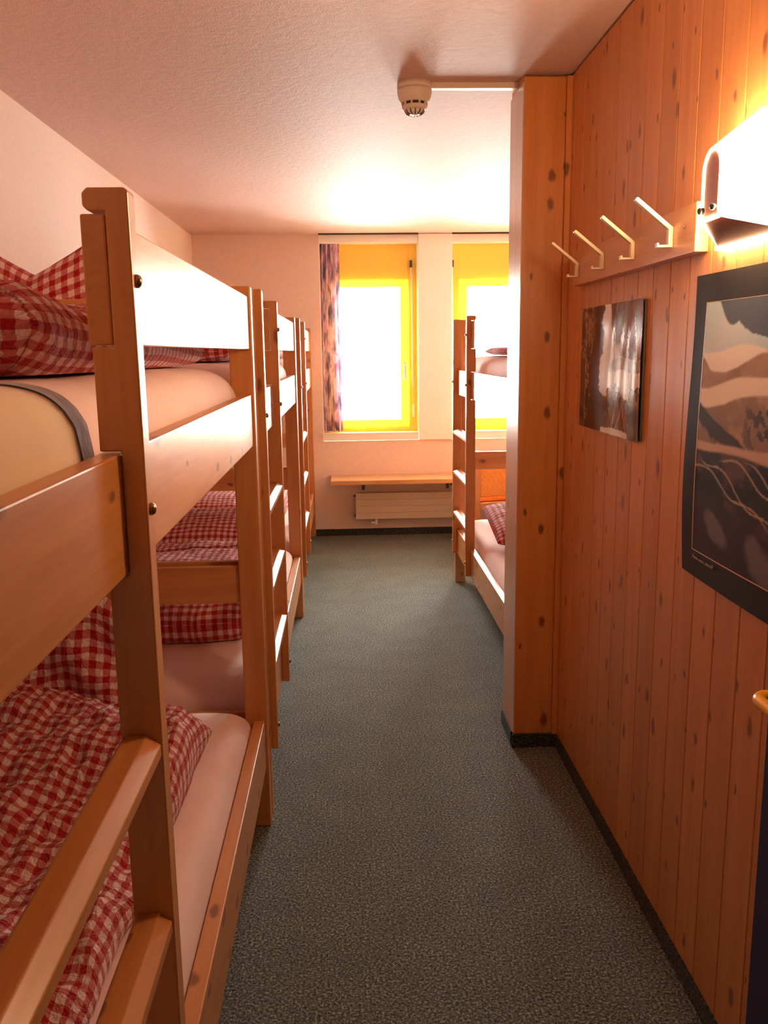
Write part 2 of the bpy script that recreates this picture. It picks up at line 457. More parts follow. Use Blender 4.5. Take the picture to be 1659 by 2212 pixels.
# white boxed pier, sills, curtain track
struct('trim_5', box(B(), W1[1]+0.0, W2[0]-0.0, YF-0.022, YF, 0.788, H-0.004, 0.002), M['white'])
for i, w in enumerate((W1, W2)):
    bm = B()
    box(bm, w[0]-0.004, w[1]-0.002 if i == 0 else w[1], YF-0.018, YF+0.10, ZS-0.004, ZS+0.004, 0.002)
    box(bm, w[0]-0.004, w[1]-0.002 if i == 0 else w[1], YF-0.014, YF, 0.788, ZS-0.004, 0.001)
    struct('sill_%d' % (i+1), bm, M['white'])
    tr = obj('curtain_track', box(B(), w[0], w[1]-0.003, YF-0.055, YF-0.03, H-0.009, H), M['dkslot'])
    tag(tr, ('thin dark ceiling track over the left window with the curtain', 'thin dark ceiling track over the right window by the partition')[i], 'curtain track', 'ceiling curtain tracks')
    struct('lintel_%d' % (i+1), box(B(), w[0], w[1]-0.002, YF-0.006, YF, ZT, H-0.009), M['white'])

def window(idx, x0, x1, hand):
    """hand: +1 hinges hidden left, handle right"""
    r = thing('window_%d' % idx, ((x0+x1)/2, YF+0.1, ZS), None, None)
    tag(r, kind='structure')
    ox, oy, oz = r.location
    def L_(bm): 
        bmesh.ops.translate(bm, vec=(-ox, -oy, -oz), verts=bm.verts[:]); return bm
    yf0, yf1 = YF+0.10, YF+0.17
    jw = 0.072
    # fixed frame
    bm = B()
    box(bm, x0, x0+jw, yf0, yf1, ZS, ZT, 0.003); box(bm, x1-jw, x1, yf0, yf1, ZS, ZT, 0.003)
    box(bm, x0+jw, x1-jw, yf0, yf1, ZS, ZS+0.045, 0.003)
    obj('window_frame', L_(bm), M['yellow_o'], r)
    bm = box(B(), x0+jw, x1-jw, yf0+0.004, yf1, 2.058, ZT, 0.003)
    obj('shutter_box', L_(bm), M['yellow_o'], r)
    # reveal lining
    bm = B(); box(bm, x0, x0+0.006, YF, yf0, ZS, ZT); box(bm, x1-0.006, x1, YF, yf0, ZS, ZT); box(bm, x0, x1, YF, yf0, ZT-0.005, ZT)
    obj('reveal', L_(bm), M['white'], r)
    sx0, sx1, sz0, sz1 = x0+jw, x1-jw, ZS+0.045, 2.058
    sw = 0.066
    bm = B()
    ys0, ys1 = yf0-0.012, yf1-0.01
    box(bm, sx0, sx0+sw, ys0, ys1, sz0, sz1, 0.004); box(bm, sx1-sw, sx1, ys0, ys1, sz0, sz1, 0.004)
    box(bm, sx0+sw, sx1-sw, ys0, ys1, sz0, sz0+0.055, 0.004); box(bm, sx0+sw, sx1-sw, ys0, ys1, sz1-0.055, sz1, 0.004)
    s = obj('sash', L_(bm), M['yellow'], r)
    bm = box(B(), sx0+sw-0.004, sx1-sw+0.004, ys1-0.03, ys1-0.026, sz0+0.05, sz1-0.05)
    obj('pane', L_(bm), M['glass'], s)
    hx = sx1-sw/2 if hand > 0 else sx0+sw/2
    bm = B(); box(bm, hx-0.013, hx+0.013, ys0-0.008, ys0, 1.34, 1.41, 0.003); box(bm, hx-0.010, hx+0.010, ys0-0.045, ys0-0.03, 1.265, 1.39, 0.005); box(bm, hx-0.008, hx+0.008, ys0-0.035, ys0-0.005, 1.37, 1.386, 0.002)
    obj('handle', L_(bm), M['clearlens'], s)
    return r
window(1, W1[0], W1[1], 1)
window(2, W2[0], W2[1], 1)

# white crank rods for the shutters
def crank(x, label):
    r = thing('crank_rod', (x, YF+0.07, 0.95), label, 'shutter crank', 'shutter crank rods')
    def P(z, dx=0): return (dx, 0, z-0.95)
    obj('rod', tube(B(), [P(2.15), P(1.21, 0.008)], 0.0065), M['clearlens'], r)
    obj('bracket', box(B(), -0.010, 0.010, -0.012, 0.030, 2.15-0.95, 2.205-0.95, 0.003), M['metal'], r)
    obj('wire_joint', tube(B(), [P(1.21, 0.008), P(1.15, 0.004), P(1.09, 0.012), P(1.07, 0.012)], 0.0025), M['hook'], r)
    obj('grip', tube(B(), [P(1.07, 0.012), P(0.965, 0.013)], 0.009), M['clearlens'], r)
crank(0.541, 'white shutter crank rod hanging beside the left window at the pier')
crank(0.872, 'white shutter crank rod at the left jamb of the right window')

# curtain
bm = B()
nu, nv = 90, 60
def cur(i, j):
    s, t = i/nu, j/nv
    x = -0.186 + (0.158 + 0.010*t)*s - 0.006*t
    a = 0.022*(0.6+0.5*t)
    yy = YF+0.045 + a*math.sin(s*PI*9 + 0.8*math.sin(t*3)) + 0.006*math.sin(s*31+t*4)
    return (x, yy, 2.337 - t*(2.337-0.862) + 0.004*math.sin(s*20))
grid(bm, nu, nv, cur, lambda i, j: (i/nu*0.55, j/nv*1.47))
tag(obj('curtain', bm, M['curtain'], None, True), 'pink and purple floral curtain drawn to the left side of the left window', 'curtain')

# ------------------------------------------------------------------ wall shelf and radiator
r = thing('wall_shelf', (0.75, YF, 0.49), 'long pine plank shelf under the window above the radiator', 'shelf')
bxo('shelf_board', M['shelf'], r, -0.88, 0.90, -0.330, -0.155, -0.020, 0.016, 0.003)
bxo('shelf_board', M['shelf'], r, -0.88, 0.90, -0.152, -0.001, -0.020, 0.016, 0.003)
for dx in (-0.62, 0.075, 0.65):
    bm = B(); box(bm, dx-0.012, dx+0.012, -0.27, 0.0, -0.028, -0.0205); box(bm, dx-0.012, dx+0.012, -0.012, 0.0, -0.11, -0.02)
    box(bm, dx-0.009, dx+0.009, -0.28, -0.25, -0.045, -0.026)
    obj('bracket', bm, M['metal'], r)
r = thing('radiator', (0.55, YF-0.06, 0.15), 'cream flat panel radiator on the far wall below the shelf', 'radiator')
bm = B()
for k in range(4): box(bm, -0.485, 0.52, -0.045, -0.030, 0.003+k*0.054, 0.003+k*0.054+0.0528, 0.0008, 1)
obj('panel', bm, M['rad'], r)
bxo('back_panel', M['rad'], r, -0.475, 0.51, -0.030, 0.045, 0.008, 0.212, 0.002)
for z in (0.03, 0.195): obj('end_plug', tube(B(), [(-0.474, -0.02, z), (-0.50, -0.02, z)], 0.008), M['metal'], r)
bm = tube(B(), [(-0.32, -0.02, 0.01), (-0.32, -0.02, -0.045)], 0.012); tube(bm, [(-0.36, -0.02, -0.03), (-0.32, -0.02, -0.035)], 0.009)
obj('valve', bm, M['clearlens'], r)
for dx in (-0.3, 0.35): bxo('wall_bracket', M['metal'], r, dx-0.012, dx+0.012, 0.044, 0.061, 0.06, 0.17, 0.0)

# ------------------------------------------------------------------ bunk beds
ZP = 1.684
LB = 2.2108
XP = -0.2667
YP0 = 2.546
def bunk():
    r = thing('bunk_bed', (0, 0, 0), 'x', 'bunk bed', 'pine bunk beds')
    XW = -0.885
    # posts
    for (x0, x1) in ((-0.068, 0.0), (XW, XW+0.068)):
        for (ya, yb) in ((0.0, 0.045), (-2.142, -2.097)):
            bxo('post', M['pine_z'], r, x0, x1, ya, yb, 0.0, ZP, 0.004)
    # long rails and guard boards, aisle side
    bxo('side_rail', M['pine_y'], r, -0.036, -0.0075, -2.097, -0.0, 1.226, 1.376, 0.0025)
    bxo('side_rail', M['pine_y'], r, -0.042, -0.0075, -2.097, -0.0, 0.205, 0.362, 0.0025)
    bxo('guard_rail', M['pine_guard'], r, -0.036, -0.0075, -1.494, -0.0, 1.506, 1.655, 0.0025)
    # wall side
    bxo('side_rail', M['pine_y'], r, XW+0.012, XW+0.040, -2.097, -0.0, 1.226, 1.376, 0.0025)
    bxo('side_rail', M['pine_y'], r, XW+0.012, XW+0.040, -2.097, -0.0, 0.205, 0.362, 0.0025)
    # end boards
    for (ya, yb) in ((0.010, 0.034), (-2.131, -2.107)):
        bxo('end_board', M['pine_x'], r, XW+0.068, -0.068, ya, yb, 0.742, 0.857, 0.0025)
        bxo('end_board', M['pine_x'], r, XW+0.068, -0.068, ya, yb, 1.552, 1.653, 0.0025)
        bxo('end_rail', M['pine_x'], r, XW+0.068, -0.068, ya, yb, 1.232, 1.372, 0.0025)
        bxo('end_rail', M['pine_x'], r, XW+0.068, -0.068, ya, yb, 0.21, 0.357, 0.0025)
    # slatted bases
    for z in (1.232, 0.215):
        bm = B()
        for k in range(14):
            y = -2.06+k*0.152
            box(bm, XW+0.040, -0.042, y, y+0.085, z, z+0.018)
        obj('slat_base', bm, M['pine_x'], r)
    # ladder
    lad = bpy.data.objects.new('ladder', None); COL.objects.link(lad); lad.parent = r
    def stile(ya, top):
        xi, xm, xo = -0.032, -0.0065, 0.021
        pts = [(xo, 0.207), (xo, ZP-0.004), (xo-0.004, ZP)]
        if top:
            pts += [(xi+0.006, ZP), (xi, ZP-0.006), (xi, 1.664), (xi+0.006, 1.658), (xm, 1.658), (xm, 1.504), (xi, 1.504)]
        else:
            pts += [(xi, ZP)]
        pts += [(xi, 1.379), (xm, 1.379), (xm, 1.223), (xi, 1.223), (xi, 0.365), (xm, 0.365), (xm, 0.207)]
        o = obj('stile', prism(B(), pts, ya, ya+0.033, 'y', 0.0022), M['pine_z'], lad)
        zs = (1.58, 1.305, 0.285) if top else (1.305, 0.285)
        for z in zs:
            bm = B()
            lathe(bm, [(0.008, 0.0), (0.008, 0.003), (0.006, 0.006), (0.002, 0.0075)], 14)
            bmesh.ops.rotate(bm, cent=(0, 0, 0), matrix=Matrix.Rotation(PI/2, 3, 'Y'), verts=bm.verts[:])
            bmesh.ops.translate(bm, vec=(xo-0.0005, ya+0.0165, z), verts=bm.verts[:])
            obj('bolt', bm, M['brass'], lad, True)
    stile(-2.088, False); stile(-1.495, True)
    for z in (1.012, 0.757, 0.497):
        pts = [(-0.030, z-0.030), (-0.030, z-0.004), (-0.026, z), (0.002, z), (0.019, z-0.014), (0.019, z-0.030)]
        obj('rung', prism(B(), pts, -2.055, -1.495, 'y', 0.0015), M['pine_y'], lad)
    return r
proto = bunk()
bed_spots = [((XP, YP0, 0), 0, 'pine bunk bed nearest the camera on the left, its ladder rungs cut by the frame'),
             ((XP, YP0+LB, 0), 0, 'pine bunk bed second in the left row, behind the nearest bunk'),
             ((XP, YP0+2*LB, 0), 0, 'pine bunk bed at the far end of the left row beside the window wall'),
             ((0.694, 3.345, 0), PI, 'pine bunk bed on the right, half hidden by the wooden partition')]
beds = []
for i, (loc, rz, lab) in enumerate(bed_spots):
    o = proto if i == 0 else copy_tree(proto)
    o.location = loc; o.rotation_euler = (0, 0, rz); o['label'] = lab
    beds.append(o)

def place(bm, name, mat, i, label, cat, group, smooth=True):
    """mesh given in bed coordinates -> top level thing standing on bed i"""
    loc, rz, _ = bed_spots[i]
    o = obj(name, bm, mat, None, smooth)
    o.location = loc; o.rotation_euler = (0, 0, rz)
    return tag(o, label, cat, group)

BN = ['nearest left bunk', 'second left bunk', 'farthest left bunk', 'right bunk']
def rect(x0, x1, y0, y1): return [(x0, y0, 0), (x1, y0, 0), (x1, y1, 0), (x0, y1, 0)]
def mattress(i, upper):
    zb = 1.2505 if upper else 0.2335
    ht = 0.213 if upper else 0.218
    bm = soft_slab(rect(-0.842, -0.043, -2.085, -0.012), zb, ht, p=13, nu=44, nv=84, seed=3.1+i*2+(5 if upper else 0), wr=0.003, wf=7.0, big=0.004, bf=2.0, low=0.45, pw=0.42)
    return place(bm, 'mattress', M['sheet'], i, 'pale pink sheeted mattress on the %s berth of the %s' % ('upper' if upper else 'lower', BN[i]), 'mattress', 'mattresses')
for i in range(4):
    mattress(i, False)
    if i != 0: mattress(i, True)

# upper mattress of the nearest bunk: cream cover at the ladder end, grey elastic band
mu = mattress(0, True)

def bed_xy(i, pts):
    loc, rz, _ = bed_spots[i]
    out = []
    for x, y in pts:
        dx, dy = x-loc[0], y-loc[1]
        if abs(rz) > 1: dx, dy = -dx, -dy
        out.append((dx, dy, 0))
    return out

def duvet(i, world, base, h, label, upper, **kw):
    bm = soft_slab(bed_xy(i, world), base, h, **kw)
    return place(bm, 'duvet', M['ging'], i, label, 'duvet', 'gingham duvets')

def pillow(i, fn, label, nu=46, nv=36, uvw=(0.6, 0.4)):
    """fn(s,t,side) -> bed coordinate, side = +1 front, -1 back"""
    bm = B(); uvl = bm.loops.layers.uv.verify()
    G = {}
    for sd in (1, -1):
        for a in range(nu+1):
            for b in range(nv+1):
                if sd < 0 and (a in (0, nu) or b in (0, nv)): G[sd, a, b] = G[1, a, b]
                else: G[sd, a, b] = bm.verts.new(fn(a/nu, b/nv, sd))
    for sd in (1, -1):
        for a in range(nu):
            for b in range(nv):
                idx = [(a, b), (a+1, b), (a+1, b+1), (a, b+1)]
                if sd < 0: idx = idx[::-1]
                f = bm.faces.new([G[(sd,)+q] for q in idx])
                for lp, (p, q) in zip(f.loops, idx): lp[uvl].uv = (p/nu*uvw[0], q/nv*uvw[1])
    return place(bm, 'pillow', M['ging'], i, label, 'pillow', 'gingham pillows')

# --- nearest bunk, lower berth
def hf(s, t): return 0.80 + 0.75*math.exp(-((t-0.95)/0.16)**2) + 0.10*math.sin(s*5+1) + 0.08*math.sin(t*7+s*2)
duvet(0, [(-1.08, 0.52), (-0.455, 0.52), (-0.362, 2.12), (-0.94, 2.33)], 0.456, 0.125,
      'red gingham duvet spread over the lower berth of the nearest bunk behind the ladder', False,
      p=7, nu=90, nv=120, seed=4.2, wr=0.020, wf=20, big=0.034, bf=3.4, edge=0.018, low=0.40, hfun=hf)
# propped pillow at its head
def pl(s, t, sd):
    x = -0.74 + 0.42*s; z = 0.466 + 0.36*t*(0.86+0.14*math.cos((s-0.5)*5))
    pr = math.sqrt(max(0, (1-abs(2*s-1)**3)*(1-abs(2*t-1)**3)))
    y = -0.150 + 0.06*t - sd*0.062*pr + 0.012*fbm(s*4, t*4, 2.0+sd)
    f = 0.025*math.sin((s*0.8+t*0.5)*16)*pr
    return Vector((x, y+f*0.6, z+0.008*fbm(s*5, t*5, 9)))
pillow(0, pl, 'red gingham pillow propped upright at the head of the nearest lower berth', uvw=(0.36, 0.29))
# --- nearest bunk, upper berth
def hf2(s, t): return (1.22-0.66*min(1, t*1.25)) + 0.07*math.sin(t*9+s*3)
duvet(0, [(-1.09, 0.98), (-0.365, 1.08), (-0.345, 2.42), (-1.09, 2.25)], 1.468, 0.128,
      'puffed red gingham duvet on the upper berth of the nearest bunk', True,
      p=6, nu=80, nv=130, seed=8.3, wr=0.016, wf=22, big=0.022, bf=3.0, edge=0.012, low=0.42, hfun=hf2, uvscale=0.92, plan=0.22, wrap=True)
def pu(s, t, sd):
    # pillow set on edge with its middle pressed in to a V
    u = abs(2*s-1)
    x = -0.885 + 0.43*s
    zt = 0.265 + 0.125*u**1.05
    z = 1.472 + zt*t
    pr = math.sqrt(max(0, (1-abs(2*s-1)**3.5)*(1-abs(2*t-1)**3)))
    y = -2.035 + 0.03*t - sd*0.060*pr + 0.006*fbm(s*5, t*4, 3+sd) + 0.012*math.sin(s*9)*pr
    return Vector((max(x, -0.862), y, z))
pillow(1, pu, 'red gingham pillow pinched to a V, near end of the second left upper berth', uvw=(0.40, 0.30))

# --- second bunk
def crz(zline, amp, wd):
    return lambda s, t: -amp*math.exp(-((t-zline)/wd)**2)
duvet(1, [(-1.07, 2.98), (-0.365, 3.02), (-0.36, 4.15), (-1.07, 4.18)], 0.456, 0.155,
      'red gingham duvet folded over the lower berth of the second left bunk', False,
      p=9, nu=80, nv=90, seed=12.6, wr=0.008, wf=16, big=0.018, bf=3.0, edge=0.012, low=0.5, crease=crz(0.80, 0.02, 0.02))
def mkp(x0, w, y0, d, z0, h, seed, tilt=0.0):
    def f(s, t, sd):
        pr = math.sqrt(max(0, (1-abs(2*s-1)**3)*(1-abs(2*t-1)**3)))
        z = z0 + h*0.42 + sd*h*(0.58 if sd > 0 else 0.42)*pr + tilt*t
        return Vector((x0+w*s, y0+d*t+0.01*fbm(s*4, t*4, seed), z+0.010*fbm(s*5, t*5, seed+3)*pr))
    return f
pillow(1, mkp(-0.80, 0.66, -0.50, 0.42, 0.455, 0.15, 1.0, 0.10), 'red gingham pillow at the far end of the second left lower berth', uvw=(0.66, 0.44))
duvet(1, [(-1.06, 3.02), (-0.395, 3.02), (-0.395, 4.55), (-1.06, 4.55)], 1.468, 0.085,
      'red gingham duvet on the upper berth of the second left bunk', True, p=7, nu=40, nv=60, seed=15.0, wr=0.01, wf=14, big=0.015, edge=0.012)
# --- third bunk
duvet(2, [(-1.07, 5.18), (-0.40, 5.20), (-0.38, 6.45), (-1.07, 6.45)], 0.456, 0.155,
      'red gingham duvet on the lower berth of the farthest left bunk', False, p=9, nu=40, nv=60, seed=18.0, wr=0.008, wf=14, big=0.015, edge=0.012)
duvet(2, [(-1.06, 5.25), (-0.40, 5.25), (-0.40, 6.7), (-1.06, 6.7)], 1.468, 0.085,
      'red gingham duvet on the upper berth of the farthest left bunk', True, p=7, nu=40, nv=60, seed=21.0, wr=0.01, wf=14, big=0.015, edge=0.012)
# --- right bunk
def rp(s, t, sd):
    pr = math.sqrt(max(0, (1-abs(2*s-1)**3)*(1-abs(2*t-1)**3)))
    x, y = 0.775+0.62*s, 4.33+0.52*t + 0.05*s
    z = 0.505+0.10*t + sd*0.07*pr + 0.010*fbm(s*5, t*5, 4.0+sd)*pr
    loc = bed_spots[3][0]
    return Vector((-(x-loc[0]), -(y-loc[1]), z))
pillow(3, rp, 'red gingham pillow on the pink sheet of the right lower berth', uvw=(0.66, 0.5))
duvet(3, [(0.80, 3.5), (1.45, 3.5), (1.45, 5.02), (0.80, 4.98)], 1.468, 0.055,
      'red gingham duvet on the upper berth of the right bunk', True, p=7, nu=40, nv=60, seed=24.0, wr=0.008, wf=14, big=0.01, edge=0.014)

# ------------------------------------------------------------------ chair behind the right bunk
r = thing('upholstered_chair', (1.085, 6.25, 0), 'wooden chair with an orange padded back behind the right bunk', 'chair', rotz=0.22)
for x in (-0.245, 0.215):
    bxo('back_leg', M['pine_z'], r, x, x+0.038, -0.25, -0.215, 0.0, 0.80, 0.003)
    bxo('front_leg', M['pine_z'], r, x, x+0.038, 0.17, 0.205, 0.0, 0.43, 0.003)
bxo('seat', M['orange'], r, -0.235, 0.245, -0.20, 0.21, 0.43, 0.468, 0.012)
bxo('backrest', M['orange'], r, -0.207, 0.215, -0.248, -0.222, 0.47, 0.78, 0.008)
bxo('seat_frame', M['pine_x'], r, -0.205, 0.213, -0.245, 0.20, 0.385, 0.429, 0.002)

# ------------------------------------------------------------------ smoke detector and cable duct on the ceiling
r = thing('smoke_detector', (0.259, 3.165, H), 'round off-white smoke detector on the ceiling', 'smoke detector')
obj('base', lathe(B(), [(0.0595, 0.0), (0.0600, -0.018), (0.0590, -0.020)], 40), M['plastic'], r, True)
obj('housing', lathe(B(), [(0.0585, -0.0205), (0.0595, -0.030), (0.0555, -0.050), (0.0475, -0.062), (0.0455, -0.064)], 40, cap0=True), M['plastic'], r, True)
bm = B(); lathe(bm, [(0.0400, -0.064), (0.0395, -0.074)], 40)
obj('vent_ring', bm, M['dkslot'], r, True)
bm = B()
for k in range(10):
    a = 2*PI*k/10
    bm2 = B(); box(bm2, 0.0385, 0.0455, -0.003, 0.003, -0.074, -0.063)
    bmesh.ops.rotate(bm2, cent=(0, 0, 0), matrix=Matrix.Rotation(a, 3, 'Z'), verts=bm2.verts[:])
    me = bpy.data.meshes.new('t'); bm2.to_mesh(me); bm2.free(); bm.from_mesh(me); bpy.data.meshes.remove(me)
obj('vent_rib', bm, M['plastic'], r)
obj('lower_ring', lathe(B(), [(0.0445, -0.074), (0.0435, -0.080), (0.0365, -0.088)], 40), M['plastic'], r, True)
obj('sensor_cap', lathe(B(), [(0.034, -0.0882), (0.030, -0.096), (0.018, -0.102), (0.004, -0.104)], 40), M['clearlens'], r, True)
bm = B()
for k in range(12):
    a = 2*PI*k/12
    pts = [(0.0345*math.cos(a), 0.0345*math.sin(a), -0.0885), (0.0305*math.cos(a), 0.0305*math.sin(a), -0.0968), (0.0185*math.cos(a), 0.0185*math.sin(a), -0.1026)]
    tube(bm, pts, 0.0019, 6)
obj('sensor_slots', bm, M['dkslot'], r)
tag(obj('cable_duct', box(B(), 0.316, XC-0.002, 3.150, 3.180, H-0.020, H, 0.002), M['plastic']),
    'narrow white cable duct from the smoke detector to the wooden partition', 'cable duct')

# ------------------------------------------------------------------ coat rack
r = thing('coat_rack', (0.778, 2.36, 1.695), 'pine coat rack board with four hooks on the panelled wall', 'coat rack')
bxo('board', M['pine_y'], r, -0.030, 0.0, -0.492, 0.492, 0.0, 0.103, 0.002)
for y in (2.002, 2.263, 2.527, 2.796):
    yy = y-2.36
    path = [(-0.052, 0.034), (-0.060, 0.034)]
    th = 0.0075
    # flat bar bent in profile: tip, lower arm, plate, long upper arm
    prof = [(-0.0665, 0.0235), (-0.0665, 0.034), (-0.061, 0.034), (-0.061, 0.0295), (-0.0405, 0.0295), (-0.0405, 0.063),
            (-0.120, 0.1265), (-0.117, 0.1325), (-0.1125, 0.1325), (-0.030, 0.0675), (-0.030, 0.0235)]
    h = obj('hook', prism(B(), prof, yy-0.0075, yy+0.0075, 'y', 0.0012), M['hook'], r)
for (yy, zz) in ((-0.43, 0.06), (0.45, 0.06)):
    bm = B(); lathe(bm, [(0.0042, 0.0), (0.0036, 0.0015), (0.001, 0.002)], 12)
    bmesh.ops.rotate(bm, cent=(0, 0, 0), matrix=Matrix.Rotation(-PI/2, 3, 'Y'), verts=bm.verts[:])
    bmesh.ops.translate(bm, vec=(-0.030, yy, zz), verts=bm.verts[:])
    obj('screw', bm, M['brass'], r, True)

# ------------------------------------------------------------------ wall lamp (lit)
r = thing('wall_lamp', (XR, 1.660, 1.70), 'lit white arched wall lamp with dark red plates on the panelled wall', 'lamp')
def arch(cy, hw, z0, z1, n=20):
    pts = [(cy+hw, z0)]
    zc = z1-min(hw, (z1-z0)*0.7); rz = z1-zc
    for k in range(n+1):
        a = PI*k/n
        pts.append((cy+hw*math.cos(a), zc+rz*math.sin(a)))
    pts.append((cy-hw, z0))
    return pts
x_f, x_b = 0.690-XR, -0.002
fo = arch(0.002, 0.041, 0.031, 0.160); bo = arch(0.000, 0.146, -0.008, 0.226)
fi = arch(0.002, 0.035, 0.037, 0.154); bi = arch(0.000, 0.138, -0.004, 0.218)
bm = B()
def lin(pts, x): return [bm.verts.new((x, p, q)) for p, q in pts]
vo0, vo1, vi0, vi1 = lin(fo, x_f), lin(bo, x_b), lin(fi, x_f), lin(bi, x_b)
n = len(fo)
for k in range(n-1):
    bm.faces.new((vo0[k], vo0[k+1], vo1[k+1], vo1[k])); bm.faces.new((vi0[k], vi1[k], vi1[k+1], vi0[k+1]))
    bm.faces.new((vo0[k], vi0[k], vi0[k+1], vo0[k+1])); bm.faces.new((vo1[k], vo1[k+1], vi1[k+1], vi1[k]))
for k in (0, n-1): bm.faces.new((vo0[k], vo1[k], vi1[k], vi0[k]))
# lower rims
for (a, b, zo) in ((0.146, 0.130, 0),):
    pass
obj('shade', bm, M['glow'], r, False)
# lit rim along the bottom of the shade against the wall and at the front
bm = B()
def quad(bm, pts):
    v = [bm.verts.new(p) for p in pts]; return bm.faces.new(v)
box(bm, -0.012, -0.002, -0.146, 0.146, -0.010, -0.002)
box(bm, x_f-0.001, x_f+0.004, -0.037, 0.041, 0.029, 0.036)
obj('rim', bm, M['glow'], r)
bm = prism(B(), fi, x_f+0.0012, x_f+0.004, 'x')
obj('front_plate', bm, M['lampfront'], r)
bm = B()
quad(bm, [(x_f+0.004, -0.034, 0.0355), (x_f+0.004, 0.038, 0.0355), (-0.012, 0.136, -0.0035), (-0.012, -0.136, -0.0035)])
obj('bottom_plate', bm, M['lampred'], r)
for yy in (-0.026, 0.030):
    bm = B(); lathe(bm, [(0.0065, 0), (0.0065, 0.008), (0.004, 0.011)], 14)
    bmesh.ops.rotate(bm, cent=(0, 0, 0), matrix=Matrix.Rotation(-PI/2, 3, 'Y'), verts=bm.verts[:])
    bmesh.ops.translate(bm, vec=(x_f, yy, 0.050), verts=bm.verts[:])
    obj('knob', bm, M['metal'], r, True)

# ------------------------------------------------------------------ pictures: flat printed sheets, colours computed per point
def sm(a, b, x):
    t = max(0.0, min(1.0, (x-a)/(b-a))); return t*t*(3-2*t)
def mixc(a, b, f): return tuple(p+(q-p)*f for p, q in zip(a, b))
def sheet(name, w, h, nu, nv, paint, disp, mat, parent):
    """u runs from the far end (0) towards the camera (1); v up"""
    bm = B()
    lay = bm.verts.layers.float_color.new('Col')
    vs = grid(bm, nu, nv, lambda i, j: (disp(i/nu, j/nv), -w*i/nu, h*j/nv))
    for i in range(nu+1):
        for j in range(nv+1):
            c = paint(i/nu, j/nv); vs[i][j][lay] = (c[0], c[1], c[2], 1)
    return obj(name, bm, mat, parent, True)

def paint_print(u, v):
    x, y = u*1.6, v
    dark = (0.012, 0.008, 0.008); rock = (0.34, 0.19, 0.115); pale_col = (0.90, 0.97, 1.0); grey = (0.24, 0.19, 0.19); blue = (0.035, 0.04, 0.055)
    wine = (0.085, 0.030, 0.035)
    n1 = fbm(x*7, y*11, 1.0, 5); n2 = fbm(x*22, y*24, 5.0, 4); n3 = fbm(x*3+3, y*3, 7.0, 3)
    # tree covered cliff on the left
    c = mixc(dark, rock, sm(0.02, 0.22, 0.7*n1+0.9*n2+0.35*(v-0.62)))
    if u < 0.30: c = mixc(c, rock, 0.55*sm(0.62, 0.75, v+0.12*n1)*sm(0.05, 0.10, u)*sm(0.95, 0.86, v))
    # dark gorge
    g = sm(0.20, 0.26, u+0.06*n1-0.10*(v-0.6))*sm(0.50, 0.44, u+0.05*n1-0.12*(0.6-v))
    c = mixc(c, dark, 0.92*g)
    # pale upper right area with hanging wine red shapes
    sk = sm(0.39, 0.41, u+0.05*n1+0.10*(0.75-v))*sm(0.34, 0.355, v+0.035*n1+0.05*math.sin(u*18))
    c = mixc(c, pale_col, sk)
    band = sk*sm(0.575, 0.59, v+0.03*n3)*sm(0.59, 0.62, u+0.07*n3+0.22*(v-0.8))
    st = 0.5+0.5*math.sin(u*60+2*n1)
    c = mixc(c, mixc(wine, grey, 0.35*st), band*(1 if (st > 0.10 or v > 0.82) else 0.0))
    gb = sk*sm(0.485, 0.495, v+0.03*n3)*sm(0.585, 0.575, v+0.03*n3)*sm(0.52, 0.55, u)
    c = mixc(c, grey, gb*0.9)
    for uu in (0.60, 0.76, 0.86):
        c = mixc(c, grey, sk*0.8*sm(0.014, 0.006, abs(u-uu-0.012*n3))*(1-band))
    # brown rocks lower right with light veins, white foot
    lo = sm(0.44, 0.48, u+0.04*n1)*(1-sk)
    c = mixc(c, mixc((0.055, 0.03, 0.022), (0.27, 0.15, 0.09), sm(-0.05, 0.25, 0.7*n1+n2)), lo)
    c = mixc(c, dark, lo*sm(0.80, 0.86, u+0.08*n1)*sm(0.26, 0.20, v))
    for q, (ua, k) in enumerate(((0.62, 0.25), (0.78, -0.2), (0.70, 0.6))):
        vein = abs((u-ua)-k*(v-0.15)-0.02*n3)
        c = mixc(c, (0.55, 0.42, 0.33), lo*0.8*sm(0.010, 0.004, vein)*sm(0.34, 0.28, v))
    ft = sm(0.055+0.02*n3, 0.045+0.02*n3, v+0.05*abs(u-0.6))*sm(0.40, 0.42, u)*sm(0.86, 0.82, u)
    c = mixc(c, pale_col, ft)
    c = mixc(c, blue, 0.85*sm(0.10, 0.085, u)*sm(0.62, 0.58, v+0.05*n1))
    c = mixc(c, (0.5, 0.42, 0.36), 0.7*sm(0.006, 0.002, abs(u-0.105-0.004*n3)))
    return c

